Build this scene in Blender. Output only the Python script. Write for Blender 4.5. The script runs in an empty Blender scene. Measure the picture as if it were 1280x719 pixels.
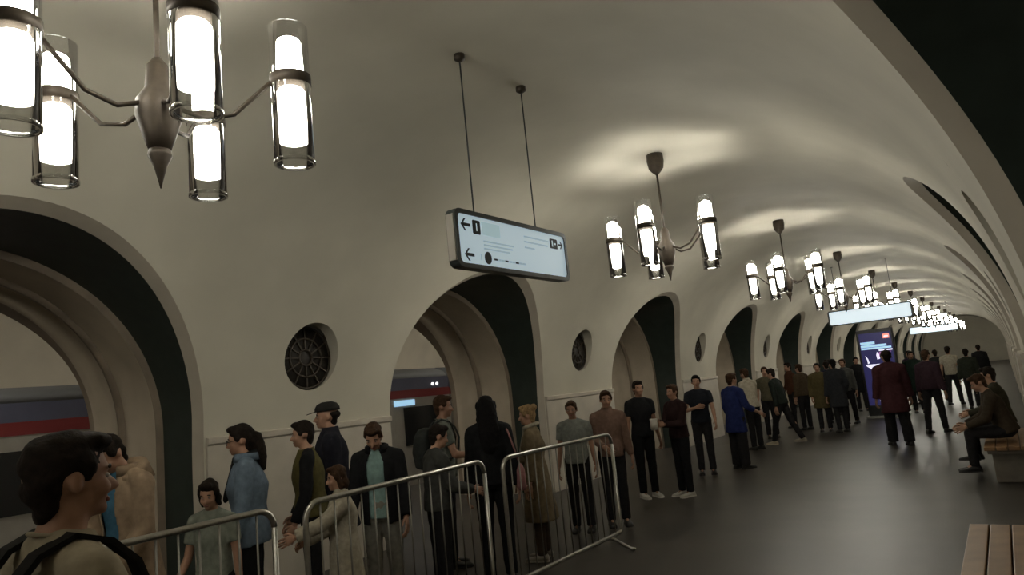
import bpy, bmesh, math, random
from mathutils import Matrix, Vector
import numpy as np
random.seed(7)
S = bpy.context.scene
COL = S.collection
PI = math.pi

# ------------------------------------------------------------------ camera
cam_d = bpy.data.cameras.new('camera'); cam = bpy.data.objects.new('camera', cam_d); COL.objects.link(cam)
cam_d.sensor_fit = 'HORIZONTAL'; cam_d.sensor_width = 36.0; cam_d.lens = 880.0 / 1280.0 * 36.0
cam_d.clip_start = 0.05; cam_d.clip_end = 300
_r = Vector((0.8149022709862044, 0.5711150401869916, -0.09880232595307675))
_d = Vector((-0.16274328280396122, 0.061855293440447774, -0.9847276509652738))
_f = Vector((-0.5562813250898478, 0.8185362139487826, 0.14335115559588618))
cam.matrix_world = Matrix(((_r.x, -_d.x, -_f.x, 3.15), (_r.y, -_d.y, -_f.y, 0.0), (_r.z, -_d.z, -_f.z, 1.75), (0, 0, 0, 1)))
S.camera = cam
# ------------------------------------------------------------------ world and exposure (underground: no sky)
w = bpy.data.worlds.new('world'); S.world = w; w.use_nodes = True
w.node_tree.nodes['Background'].inputs[0].default_value = (0.012, 0.012, 0.011, 1)
w.node_tree.nodes['Background'].inputs[1].default_value = 1.0
S.view_settings.view_transform = 'Standard'; S.view_settings.look = 'None'
S.view_settings.gamma = 1.0; S.view_settings.exposure = -0.12; S.view_settings.use_curve_mapping = False
LAMP = 14.0          # chandelier lamp strength
UPPER_LAMP = 82.0    # the upper lamps, whose collars send their light up to the vault
PLATFORM_FILL = 34.0

# ------------------------------------------------------------------ materials
MATS = {}
def mat(name, col, rough=0.7, noise=0.0, scale=8.0, metal=0.0, spec=0.5, bump=0.0, emis=None, es=0.0, col2=None, detail=4.0):
    if name in MATS: return MATS[name]
    m = bpy.data.materials.new(name); m.use_nodes = True
    nt = m.node_tree; b = nt.nodes['Principled BSDF']
    b.inputs['Base Color'].default_value = (*col, 1); b.inputs['Roughness'].default_value = rough
    b.inputs['Metallic'].default_value = metal; b.inputs['Specular IOR Level'].default_value = spec
    if noise or bump or col2:
        tc = nt.nodes.new('ShaderNodeTexCoord'); nz = nt.nodes.new('ShaderNodeTexNoise')
        nz.inputs['Scale'].default_value = scale; nz.inputs['Detail'].default_value = detail
        nt.links.new(tc.outputs['Object'], nz.inputs['Vector'])
        if noise or col2:
            rp = nt.nodes.new('ShaderNodeValToRGB')
            c2 = col2 if col2 else tuple(max(0, c * (1 - noise)) for c in col)
            c1 = col if col2 else tuple(min(1, c * (1 + noise)) for c in col)
            rp.color_ramp.elements[0].position = 0.3; rp.color_ramp.elements[1].position = 0.7
            rp.color_ramp.elements[0].color = (*c2, 1); rp.color_ramp.elements[1].color = (*c1, 1)
            nt.links.new(nz.outputs['Fac'], rp.inputs['Fac']); nt.links.new(rp.outputs['Color'], b.inputs['Base Color'])
        if bump:
            bp = nt.nodes.new('ShaderNodeBump'); bp.inputs['Strength'].default_value = bump; bp.inputs['Distance'].default_value = 0.01
            nt.links.new(nz.outputs['Fac'], bp.inputs['Height']); nt.links.new(bp.outputs['Normal'], b.inputs['Normal'])
    if emis:
        b.inputs['Emission Color'].default_value = (*emis, 1); b.inputs['Emission Strength'].default_value = es
    MATS[name] = m; return m
def cloth(name, col): return mat('cloth_' + name, col, rough=0.9, noise=0.18, scale=22, spec=0.15, bump=0.25)

M_PLASTER = mat('vault_plaster', (0.585, 0.55, 0.455), 0.75, noise=0.06, scale=1.3, spec=0.25, bump=0.03)
M_MARBLE = mat('marble_dado', (0.56, 0.51, 0.43), 0.4, noise=0.10, scale=3.0, detail=8)
M_RIM = mat('arch_rim', (0.50, 0.45, 0.37), 0.6, noise=0.08, scale=3.0)
M_GREEN = mat('green_arch_tile', (0.030, 0.042, 0.034), 0.45, noise=0.15, scale=6.0)
M_BEIGE = mat('beige_soffit', (0.48, 0.41, 0.31), 0.65, noise=0.10, scale=3.0)
M_BEIGE_DARK = mat('brown_moulding', (0.22, 0.175, 0.125), 0.6, noise=0.15, scale=5.0)
M_PLAT = mat('platform_plaster', (0.55, 0.50, 0.40), 0.75, noise=0.08, scale=1.5)
M_FLOOR = mat('granite_floor', (0.056, 0.047, 0.038), 0.42, col2=(0.030, 0.025, 0.020), scale=1.1, spec=0.55, detail=10)
M_BRONZE = mat('dark_bronze', (0.05, 0.038, 0.026), 0.55, metal=0.4, noise=0.2, scale=20)
M_VENT = mat('vent_metal', (0.030, 0.025, 0.019), 0.6, metal=0.2, noise=0.2, scale=15)
M_STEEL = mat('brushed_steel', (0.50, 0.49, 0.45), 0.28, metal=1.0, noise=0.06, scale=40)
M_FRAME = mat('sign_frame', (0.035, 0.042, 0.042), 0.4)
M_INK = mat('sign_ink', (0.012, 0.018, 0.022), 0.6)
M_WOOD = mat('bench_wood', (0.30, 0.17, 0.075), 0.45, col2=(0.20, 0.11, 0.05), scale=6, detail=6)
M_STONE = mat('bench_stone', (0.16, 0.14, 0.11), 0.5, noise=0.15, scale=10)
M_BLACK = mat('black_plastic', (0.012, 0.012, 0.012), 0.4)
M_LAMP = mat('lamp_glow', (0.9, 0.88, 0.8), 0.5, emis=(1.0, 0.955, 0.86), es=LAMP)
M_ULAMP = mat('upper_lamp_glow', (0.9, 0.88, 0.8), 0.5, emis=(1.0, 0.965, 0.87), es=UPPER_LAMP)
M_PFILL = mat('platform_fill_glow', (0.9, 0.88, 0.8), 0.5, emis=(1.0, 0.95, 0.84), es=PLATFORM_FILL)
def glass_mat():
    m = bpy.data.materials.new('clear_glass'); m.use_nodes = True; nt = m.node_tree; nt.nodes.clear()
    o = nt.nodes.new('ShaderNodeOutputMaterial'); mx = nt.nodes.new('ShaderNodeMixShader')
    t = nt.nodes.new('ShaderNodeBsdfTransparent'); g = nt.nodes.new('ShaderNodeBsdfGlossy'); fr = nt.nodes.new('ShaderNodeFresnel')
    fr.inputs['IOR'].default_value = 1.5; g.inputs['Roughness'].default_value = 0.08; t.inputs['Color'].default_value = (0.93, 0.93, 0.92, 1)
    nt.links.new(fr.outputs[0], mx.inputs[0]); nt.links.new(t.outputs[0], mx.inputs[1]); nt.links.new(g.outputs[0], mx.inputs[2])
    nt.links.new(mx.outputs[0], o.inputs[0]); return m
M_GLASS = glass_mat()

# ------------------------------------------------------------------ helpers
class Geo:
    """collects simple closed shapes into one vertex and face list"""
    def __init__(s): s.v = []; s.f = []
    def add(s, vs, fs):
        o = len(s.v); s.v += [tuple(p) for p in vs]; s.f += [tuple(i + o for i in f) for f in fs]
    def loft(s, rings, closed=True, cap=True):
        n = len(rings[0]); vs = [p for r in rings for p in r]; fs = []
        for i in range(len(rings) - 1):
            for j in range(n if closed else n - 1):
                k = (j + 1) % n; fs.append((i * n + j, i * n + k, (i + 1) * n + k, (i + 1) * n + j))
        if cap and closed:
            fs.append(tuple(range(n))[::-1]); fs.append(tuple((len(rings) - 1) * n + j for j in range(n)))
        s.add(vs, fs)
    def ering(s, c, u, v, ru, rv, n=14):
        c, u, v = Vector(c), Vector(u), Vector(v)
        return [c + u * (ru * math.cos(2 * PI * j / n)) + v * (rv * math.sin(2 * PI * j / n)) for j in range(n)]
    def cone(s, a, b, ra, rb, n=12, round_a=True, round_b=True, flat=1.0, side=None):
        """tapered limb from a to b with optional round ends"""
        a, b = Vector(a), Vector(b); d = (b - a); L = d.length; d = d / L if L > 1e-6 else Vector((0, 0, 1))
        t = Vector(side) if side is not None else (Vector((1, 0, 0)) if abs(d.x) < 0.8 else Vector((0, 1, 0)))
        u = (t - d * t.dot(d)).normalized(); v = d.cross(u)
        R = []
        if round_a:
            for q in (80, 50, 25): k = math.radians(q); R.append(s.ering(a - d * ra * math.sin(k), u, v, ra * math.cos(k), ra * math.cos(k) * flat, n))
        R.append(s.ering(a, u, v, ra, ra * flat, n))
        R.append(s.ering((a + b) / 2, u, v, (ra + rb) / 2, (ra + rb) / 2 * flat, n)); R.append(s.ering(b, u, v, rb, rb * flat, n))
        if round_b:
            for q in (25, 50, 80): k = math.radians(q); R.append(s.ering(b + d * rb * math.sin(k), u, v, rb * math.cos(k), rb * math.cos(k) * flat, n))
        s.loft(R)
    def ell(s, c, r, M=None, n=14, m=9):
        M = M or Matrix.Identity(3); c = Vector(c); R = []
        for i in range(1, m):
            th = PI * i / m
            R.append([c + M @ Vector((r[0] * math.sin(th) * math.cos(2 * PI * j / n), r[1] * math.sin(th) * math.sin(2 * PI * j / n), -r[2] * math.cos(th))) for j in range(n)])
        s.loft(R)
    def box(s, lo, hi):
        x0, y0, z0 = lo; x1, y1, z1 = hi
        s.add([(x0, y0, z0), (x1, y0, z0), (x1, y1, z0), (x0, y1, z0), (x0, y0, z1), (x1, y0, z1), (x1, y1, z1), (x0, y1, z1)],
              [(3, 2, 1, 0), (4, 5, 6, 7), (0, 1, 5, 4), (1, 2, 6, 5), (2, 3, 7, 6), (3, 0, 4, 7)])
    def tube(s, pts, r, n=8):
        pts = [Vector(p) for p in pts]; R = []; u = None
        for i, p in enumerate(pts):
            d = (pts[min(i + 1, len(pts) - 1)] - pts[max(i - 1, 0)]).normalized()
            if u is None: t = Vector((1, 0, 0)) if abs(d.x) < 0.8 else Vector((0, 1, 0)); u = (t - d * t.dot(d)).normalized()
            u = (u - d * u.dot(d)).normalized(); v = d.cross(u); R.append(s.ering(p, u, v, r, r, n))
        s.loft(R)
    def lathe(s, prof, c=(0, 0, 0), n=20):
        s.loft([[(c[0] + r * math.cos(2 * PI * j / n), c[1] + r * math.sin(2 * PI * j / n), c[2] + z) for j in range(n)] for r, z in prof])
    def mesh(s, name, smooth=True):
        me = bpy.data.meshes.new(name); me.from_pydata(s.v, [], s.f); me.update()
        if smooth: me.shade_smooth()
        return me
def obj(name, data, material=None, parent=None, M=None):
    if isinstance(data, Geo): data = data.mesh(name)
    if material and data is not None and not data.materials: data.materials.append(material)
    o = bpy.data.objects.new(name, data); COL.objects.link(o)
    if parent: o.parent = parent
    if M is not None: o.matrix_local = M
    return o
def tag(o, label=None, cat=None, group=None, kind=None):
    if label: o['label'] = label
    if cat: o['category'] = cat
    if group: o['group'] = group
    if kind: o['kind'] = kind
    return o
def empty(name, loc=(0, 0, 0), rz=0):
    o = bpy.data.objects.new(name, None); COL.objects.link(o); o.location = loc; o.rotation_euler = (0, 0, rz); o.empty_display_size = 0.2
    return o
def copy_tree(o, parent=None):
    c = o.copy(); COL.objects.link(c); c.parent = parent
    for ch in list(o.children): copy_tree(ch, c)
    return c
def flat(geo, name):
    me = geo.mesh(name, smooth=False); return me
def bevel(o, wd, seg=2):
    m = o.modifiers.new('bevel', 'BEVEL'); m.width = wd; m.segments = seg; m.limit_method = 'ANGLE'; return o

# ------------------------------------------------------------------ the hall shell
W0, Z0, HB, NE = 3.35, 1.2, 3.25, 2.3
def hall_x(z):
    t = max(0.0, (z - Z0) / HB); return W0 * max(0.0, 1 - t ** NE) ** (1 / NE)
def tun_x(z):     # platform tunnel lining, pylon side
    t = max(0.0, (z - 2.2) / 2.4); return 8.05 - 2.85 * math.sqrt(max(0.0, 1 - t * t))
PITCH = 6.2; ARC = [2.15 + PITCH * k for k in range(-2, 13)]
Y_A, Y_B = ARC[0] - 3.1, ARC[-1] + 3.1
ZS = 1.68; R_FACE = 1.83; R_GREEN = 1.77; R_IN = 1.70; R_END = 1.64
ZTOP = 3.72; ZR = 2.34; RR = 0.37

def half_w(z, r): return r if z <= ZS else math.sqrt(max(0.0, r * r - (z - ZS) ** 2))
def arcade(name, sign, xf, r, roundel, material, ztop):
    zs = set(np.round(np.linspace(0, ZS, 9), 4)) | set(np.round(ZS + r * np.sin(np.linspace(0, PI / 2, 30)), 4)) | set(np.round(np.linspace(ZS + r, ztop, 4), 4))
    zs |= {ZR - 0.5, ZR + 0.5}; zs = sorted(zs); g = Geo()
    def p(y, z): return (sign * xf(z), y, z)
    pairs = [(None, ARC[0])] + [(ARC[i], ARC[i + 1]) for i in range(len(ARC) - 1)] + [(ARC[-1], None)]
    for a, b in pairs:
        yc = (a + 3.1) if a is not None else (b - 3.1)
        if a is None: yc = b - 1.9
        if b is None: yc = a + 1.9
        rows = []
        hole = roundel and a is not None and b is not None
        for z in zs:
            yl = a + half_w(z, r) if a is not None else Y_A
            yr = b - half_w(z, r) if b is not None else Y_B
            m1, m2 = (yc - 0.5, yc + 0.5) if hole else (yl + (yr - yl) / 3, yl + (yr - yl) * 2 / 3)
            ys = [yl + (m1 - yl) * i / 4 for i in range(4)] + [m1 + (m2 - m1) * i / 6 for i in range(6)] + [m2 + (yr - m2) * i / 4 for i in range(5)]
            rows.append([p(y, z) for y in ys])
        n = len(rows[0]); fs = []
        for i in range(len(rows) - 1):
            zm = (zs[i] + zs[i + 1]) / 2
            for j in range(n - 1):
                if hole and 4 <= j < 10 and abs(zm - ZR) < 0.5: continue
                fs.append((i * n + j, i * n + j + 1, (i + 1) * n + j + 1, (i + 1) * n + j))
        g.add([q for rw in rows for q in rw], fs)
        if hole:                                     # surround of the round vent and its recessed reveal
            N = 56; rings = []
            for t in (1.0, 0.6, 0.25, 0.0):
                ring = []
                for j in range(N):
                    an = 2 * PI * j / N; c, s_ = math.cos(an), math.sin(an); q = 0.5 / max(abs(c), abs(s_))
                    rad = RR + (q - RR) * t; ring.append(p(yc + rad * c, ZR + rad * s_))
                rings.append(ring)
            g.loft(rings, cap=False)
            rv = [[(x + sign * dx, y, z) for x, y, z in rings[-1]] for dx in (0, 0.17)]
            g.loft(rv, cap=False)
    o = obj(name, g, material); tag(o, kind='structure'); return o
wl = arcade('wall_left', -1, hall_x, R_FACE, True, M_PLASTER, ZTOP)
wr = arcade('wall_right', 1, hall_x, R_FACE, True, M_PLASTER, ZTOP)
arcade('wall_platform_left', -1, tun_x, R_END, False, M_PLAT, 3.6)
arcade('wall_platform_right', 1, tun_x, R_END, False, M_PLAT, 3.6)
# vault
def sweep(name, prof, y0, y1, material, ny=2):
    g = Geo(); g.loft([[(x, y0 + (y1 - y0) * i / ny, z) for x, z in prof] for i in range(ny + 1)], closed=False)
    return tag(obj(name, g, material), kind='structure')
zz = [ZTOP + (Z0 + HB - ZTOP) * math.sin(PI / 2 * i / 20) for i in range(21)]
prof = [(-hall_x(z), z) for z in zz] + [(hall_x(z), z) for z in zz[::-1][1:]]
sweep('ceiling', prof, Y_A, Y_B, M_PLASTER)
for sg, nm in ((-1, 'left'), (1, 'right')):
    th0 = math.asin((3.6 - 2.2) / 2.4)
    pr = [(sg * (8.05 - 2.85 * math.cos(t)), 2.2 + 2.4 * math.sin(t)) for t in np.linspace(th0, PI, 30)] + [(sg * 10.9, -1.2)]
    sweep('ceiling_platform_' + nm, pr, Y_A, Y_B, M_PLAT)
# floors
g = Geo(); g.box((-7.35, Y_A, -0.3), (7.35, Y_B, 0)); tag(obj('floor', flat(g, 'floor'), M_FLOOR), kind='structure')
for sg, nm in ((-1, 'left'), (1, 'right')):
    g = Geo(); g.box((min(sg * 7.35, sg * 10.9), Y_A, -1.3), (max(sg * 7.35, sg * 10.9), Y_B, -1.2)); tag(obj('floor_trackbed_' + nm, flat(g, 'trackbed'), M_STONE), kind='structure')
for yy, nm in ((Y_A - 0.1, 'near'), (Y_B, 'far')):
    g = Geo(); g.box((-11, yy, -1.3), (11, yy + 0.1, 4.8)); tag(obj('wall_' + nm, flat(g, 'endwall'), M_PLASTER), kind='structure')
# arch linings: rim, dark green band, beige inner bands
def arch_pts(yc, r): 
    ps = [(yc + r, z) for z in np.linspace(0, ZS, 8)] + [(yc + r * math.cos(t), ZS + r * math.sin(t)) for t in np.linspace(0, PI, 45)[1:-1]] + [(yc - r, z) for z in np.linspace(ZS, 0, 8)]
    return ps
def band(stations, yc, sign):
    g = Geo(); g.loft([[(sign * xf(z), y, z) for y, z in arch_pts(yc, r)] for r, xf in stations], closed=False); return g
def lining(sign, yc, idx):
    hx1 = lambda z: hall_x(z) + 0.10
    t = tag(obj('trim_%d' % idx, band([(R_FACE, hall_x), (R_FACE - 0.02, lambda z: hall_x(z) + 0.03), (R_GREEN, hx1)], yc, sign), M_RIM), kind='structure')
    obj('green_band', band([(R_GREEN, hx1), (R_GREEN, lambda z: 3.95)], yc, sign), M_GREEN, t)
    obj('step_moulding', band([(R_GREEN, lambda z: 3.95), (R_IN, lambda z: 3.97)], yc, sign), M_BEIGE_DARK, t)
    obj('inner_soffit', band([(R_IN, lambda z: 3.97), (R_IN, lambda z: 4.55)], yc, sign), M_BEIGE, t)
    obj('step_moulding', band([(R_IN, lambda z: 4.55), (R_IN - 0.05, lambda z: 4.57), (R_IN - 0.05, lambda z: 4.62), (R_IN, lambda z: 4.64)], yc, sign), M_BEIGE_DARK, t)
    obj('inner_soffit', band([(R_IN, lambda z: 4.64), (R_IN, lambda z: 4.92), (R_END, lambda z: 4.94), (R_END, lambda z: 5.1)], yc, sign), M_BEIGE, t)
    obj('outer_moulding', band([(R_END, lambda z: 5.1), (R_END, tun_x)], yc, sign), M_BEIGE_DARK, t)
k = 1
for yc in ARC:
    for sg in (-1, 1): lining(sg, yc, k); k += 1
# marble dado on every pylon face
def dado(sign, yc, idx):
    g = Geo(); hw = 1.25
    secs = [(0.0, 0.03), (1.50, 0.03), (1.52, 0.055), (1.575, 0.055), (1.585, 0.0)]
    for y0, y1 in ((yc - hw, yc + hw),):
        ring = [[(sign * (hall_x(z) - d), y, z) for z, d in secs] + [(sign * (hall_x(0) + 0.1), y, 1.585), (sign * (hall_x(0) + 0.1), y, 0)] for y in (y0, y1)]
        g.loft(ring)
    tag(obj('trim_%d' % idx, flat(g, 'dado'), M_MARBLE), kind='structure')
PYL = [a + 3.1 for a in ARC[:-1]]
for yc in PYL:
    for sg in (-1, 1): dado(sg, yc, k); k += 1

# ------------------------------------------------------------------ round vent grilles
def vent():
    t = empty('vent_grille')
    g = Geo(); g.loft([[(0.0, RR * 0.985 * math.cos(2 * PI * j / 48), RR * 0.985 * math.sin(2 * PI * j / 48)) for j in range(48)],
                       [(-0.015, RR * 0.985 * math.cos(2 * PI * j / 48), RR * 0.985 * math.sin(2 * PI * j / 48)) for j in range(48)]])
    obj('backing', g, M_VENT, t)
    for r in (0.345, 0.22, 0.09):
        g = Geo(); g.tube([(0.012, r * math.cos(2 * PI * j / 40), r * math.sin(2 * PI * j / 40)) for j in range(41)], 0.014, 6); obj('ring', g, M_BRONZE, t)
    bar = Geo(); bar.box((0.0, 0.09, -0.008), (0.02, 0.34, 0.008)); bm_ = flat(bar, 'bar')
    for j in range(12): obj('bar', bm_, M_BRONZE, t, Matrix.Rotation(2 * PI * j / 12, 4, 'X'))
    return t
v0 = vent(); first = True
for yc in PYL:
    if yc < 4: continue
    for sg in (-1, 1):
        if sg == 1 and yc > 12: continue
        o = v0 if first else copy_tree(v0); first = False
        o.location = (sg * (hall_x(ZR) + 0.13), yc, ZR); o.rotation_euler = (0, 0, 0 if sg < 0 else PI)
        nth = ['first', 'second', 'third', 'fourth', 'fifth', 'sixth', 'seventh', 'eighth', 'ninth', 'tenth', 'eleventh', 'twelfth', 'thirteenth'][PYL.index(yc) - 2]
        if sg < 0: tag(o, 'round dark vent grille in the %s pylon past the near arch, behind the queue' % nth, 'vent', 'round vent grilles along the queue wall')
        else: tag(o, 'round dark vent grille above the %s' % ('empty bench' if yc < 6 else 'bench with people sitting on it'), 'vent', 'round vent grilles over the benches')

# ------------------------------------------------------------------ chandeliers
def chandelier():
    t = empty('chandelier')
    g = Geo(); g.lathe([(0.10, 4.45), (0.105, 4.36), (0.09, 4.27), (0.05, 4.22), (0.02, 4.19)]); obj('ceiling_canopy', g, M_BRONZE, t)
    g = Geo(); g.lathe([(0.014, 4.25), (0.014, 3.30)], n=10); obj('stem', g, M_BRONZE, t)
    g = Geo(); g.lathe([(0.02, 3.52), (0.05, 3.48), (0.06, 3.36), (0.10, 3.30), (0.105, 3.22), (0.075, 3.12), (0.05, 3.05)]); obj('hub', g, M_BRONZE, t)
    g = Geo(); g.lathe([(0.05, 3.05), (0.055, 3.02), (0.03, 2.97), (0.012, 2.90), (0.003, 2.86)]); obj('finial', g, M_BRONZE, t)
    n = 5
    gt = Geo(); gt.loft([gt.ering((0, 0, z), (1, 0, 0), (0, 1, 0), r, r, 24) for r, z in ((0.10, 3.74), (0.10, 3.0), (0.094, 3.0), (0.094, 3.74), (0.10, 3.74))], cap=False); me_g = gt.mesh('glass_tube')
    gl = Geo(); gl.lathe([(0.03, 3.10), (0.075, 3.115), (0.086, 3.15), (0.086, 3.36), (0.06, 3.40)], n=14); me_l = gl.mesh('lower_lamp')
    gu = Geo(); gu.lathe([(0.055, 3.49), (0.080, 3.505), (0.086, 3.53), (0.086, 3.58), (0.078, 3.63), (0.055, 3.67), (0.02, 3.69)], n=14); me_u = gu.mesh('upper_lamp')
    gc = Geo(); gc.lathe([(0.06, 3.40), (0.105, 3.42), (0.105, 3.47), (0.06, 3.49)], n=24); me_c = gc.mesh('collar')
    gr = Geo(); gr.loft([gr.ering((0, 0, z), (1, 0, 0), (0, 1, 0), r, r, 24) for r, z in ((0.104, 3.012), (0.104, 2.994), (0.091, 2.994), (0.091, 3.012), (0.104, 3.012))], cap=False); me_r = gr.mesh('glass_rim')
    for i in range(n):
        a = math.radians(335 + 72 * i); c, s_ = math.cos(a), math.sin(a); L = Matrix.Translation((0.62 * c, 0.62 * s_, 0))
        g = Geo(); g.tube([(r * c, r * s_, z) for r, z in ((0.08, 3.27), (0.2, 3.22), (0.34, 3.25), (0.45, 3.36), (0.53, 3.44))], 0.012, 8); obj('arm', g, M_BRONZE, t)
        tb = obj('glass_tube', me_g, M_GLASS, t, L)
        obj('lower_lamp', me_l, M_LAMP, tb); obj('upper_lamp', me_u, M_ULAMP, tb); obj('collar', me_c, M_BRONZE, tb); obj('glass_rim', me_r, M_GLASS, tb)
    return t
c0 = chandelier()
ORD = ['', '', 'second', 'third', 'fourth', 'fifth', 'sixth', 'seventh', 'eighth', 'ninth', 'tenth', 'eleventh', 'twelfth', 'thirteenth']
for i in range(-1, 13):
    y = 1.76 if i == 0 else 8.05 + 5.85 * (i - 1)
    o = c0 if i == -1 else copy_tree(c0); o.location = (0, y, 0); o.rotation_euler = (0, 0, math.radians(9))
    if i == 0: tag(o, 'big chandelier of glowing glass tubes hanging between the hanging sign and the near arch', 'chandelier', 'glass tube chandeliers')
    elif i == 1: tag(o, 'first glowing glass tube chandelier beyond the hanging arrow sign', 'chandelier', 'glass tube chandeliers')
    elif i == -1: tag(o, 'glowing glass tube chandelier over the hall before the near arch', 'chandelier', 'glass tube chandeliers')
    else: tag(o, '%s glowing glass tube chandelier beyond the hanging arrow sign' % ORD[i], 'chandelier', 'glass tube chandeliers')

# added fill lamps along both side tunnels, out of view, to light the platforms
gl = Geo(); gl.box((-0.05, -1.4, -0.03), (0.05, 1.4, 0.03)); mlp = flat(gl, 'tube')
gh = Geo(); gh.box((-0.1, -1.45, 0.03), (0.1, 1.45, 0.09)); mlh = flat(gh, 'housing')
for sg in (-1, 1):
    for yc in ARC[1:8]:
        if sg == 1 and yc > 10: continue
        t = empty('platform_fill_lamp', (sg * 6.75, yc, 4.19)); t.rotation_euler = (0, sg * -0.5, 0)
        tag(t, 'unseen strip lamp added under the vault of the %s' % ('train platform' if sg < 0 else 'platform behind the benches'), 'lamp', 'added platform strip lamps')
        obj('lamp_housing', mlh, M_STEEL, t); obj('lamp_tube', mlp, M_PFILL, t)

# ------------------------------------------------------------------ metro carriages
M_TBLUE = mat('train_blue', (0.085, 0.09, 0.14), 0.45, noise=0.05); M_TRED = mat('train_red', (0.22, 0.028, 0.03), 0.45)
M_TGREY = mat('train_grey', (0.36, 0.34, 0.30), 0.4, noise=0.05); M_TROOF = mat('train_roof', (0.12, 0.125, 0.13), 0.6)
M_TWIN = mat('train_window', (0.015, 0.017, 0.02), 0.12, spec=0.7)
M_DISP = mat('route_display', (0.1, 0.3, 0.5), 0.4, emis=(0.45, 0.75, 1.0), es=0.8)
M_REFL = mat('lamp_reflection', (1, 1, 1), 0.4, emis=(1, 0.97, 0.9), es=3.0)
def extr(prof, y0, y1):
    g = Geo(); g.loft([[(x, y, z) for x, z in prof] for y in (y0, y1)]); return g
def carriage(y0, y1, label, display):
    t = empty('metro_carriage', (0, 0, 0)); tag(t, label, 'train')
    xo = -7.45; xb = -10.1
    low = [(xo, -0.2), (xo, 1.80), (xb, 1.80), (xb, -0.2)]
    obj('body', flat(extr(low, y0, y1), 'body'), M_TGREY, t)
    up = [(xo, 1.97), (xo - 0.02, 2.22), (xb + 0.02, 2.22), (xb, 1.97)]
    obj('blue_band', flat(extr(up, y0, y1), 'blue_band'), M_TBLUE, t)
    obj('red_stripe', flat(extr([(xo + 0.006, 1.80), (xo + 0.006, 1.97), (xb - 0.006, 1.97), (xb - 0.006, 1.80)], y0, y1), 'red_stripe'), M_TRED, t)
    rf = [(xo - 0.02, 2.22), (xo - 0.12, 2.34), (xo - 0.4, 2.44), (xo - 1.3, 2.5), (xb + 0.4, 2.44), (xb + 0.12, 2.34), (xb + 0.02, 2.22)]
    obj('roof', extr(rf, y0, y1), M_TROOF, t)
    obj('underframe', flat(extr([(xo - 0.25, -1.0), (xo - 0.25, -0.2), (xb + 0.25, -0.2), (xb + 0.25, -1.0)], y0 + 0.3, y1 - 0.3), 'underframe'), M_BLACK, t)
    n = 4; seg = (y1 - y0) / n
    for i in range(n):
        yc = y0 + seg * (i + 0.5)
        for s_ in (-1, 1):
            g = Geo(); g.box((xo - 0.02, yc + min(s_ * 0.01, s_ * 0.64), -0.15), (xo + 0.015, yc + max(s_ * 0.01, s_ * 0.64), 1.70)); d = bevel(obj('door_leaf', flat(g, 'door_leaf'), M_TGREY, t), 0.008)
            g = Geo(); g.box((xo + 0.012, yc + min(s_ * 0.13, s_ * 0.52), 0.75), (xo + 0.021, yc + max(s_ * 0.13, s_ * 0.52), 1.55)); obj('pane', flat(g, 'pane'), M_TWIN, d)
        g = Geo(); g.box((xo - 0.01, yc + 0.95, 0.8), (xo + 0.012, min(yc + seg - 0.95, y1 - 0.2), 1.6)); wn = obj('window', flat(g, 'window'), M_TWIN, t)
    if display:
        g = Geo(); g.box((xo + 0.012, 10.78, 1.64), (xo + 0.03, 11.4, 1.76)); obj('route_display', flat(g, 'route_display'), M_DISP, t)
        for yy in (12.05, 12.2):  # glowing spots stand in for ceiling lights reflected on the carriage side
            g = Geo(); g.ell((xo + 0.0, yy, 2.06), (0.03, 0.03, 0.03)); obj('lamp_reflection', g, M_REFL, t)
    return t
carriage(-7.3, 12.6, 'blue and grey metro carriage with red stripe and lit route display', True)
carriage(13.7, 33.0, 'blue and grey metro carriage coupled beyond the carriage with lit display', False)

# ------------------------------------------------------------------ hanging signs
M_SIGN = mat('sign_lightbox', (0.55, 0.62, 0.65), 0.4, emis=(0.62, 0.80, 0.90), es=0.46)
M_SIGN2 = mat('sign_lightbox_far', (0.6, 0.68, 0.72), 0.4, emis=(0.72, 0.86, 0.95), es=0.75)
M_PALE = mat('sign_pale_print', (0.35, 0.47, 0.50), 0.5, emis=(0.45, 0.60, 0.66), es=0.42)
M_TEAL = mat('sign_teal_print', (0.35, 0.50, 0.50), 0.5, emis=(0.56, 0.76, 0.82), es=0.44)
M_GLYPH = mat('sign_glyph_light', (0.6, 0.7, 0.72), 0.5, emis=(0.6, 0.76, 0.85), es=0.4)
def plate(pts, x, th=0.003):
    """flat print in the sign's own plane: (u along the sign, z) points"""
    g = Geo(); g.loft([[(xx, u, z) for u, z in pts] for xx in (x, x + th)]); return g
def rrect(u0, u1, z0, z1, r, n=5):
    P = []
    for cx, cz, a0 in ((u1 - r, z1 - r, 0), (u0 + r, z1 - r, 90), (u0 + r, z0 + r, 180), (u1 - r, z0 + r, 270)):
        for i in range(n + 1): a = math.radians(a0 + 90 * i / n); P.append((cx + r * math.cos(a), cz + r * math.sin(a)))
    return P
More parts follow.
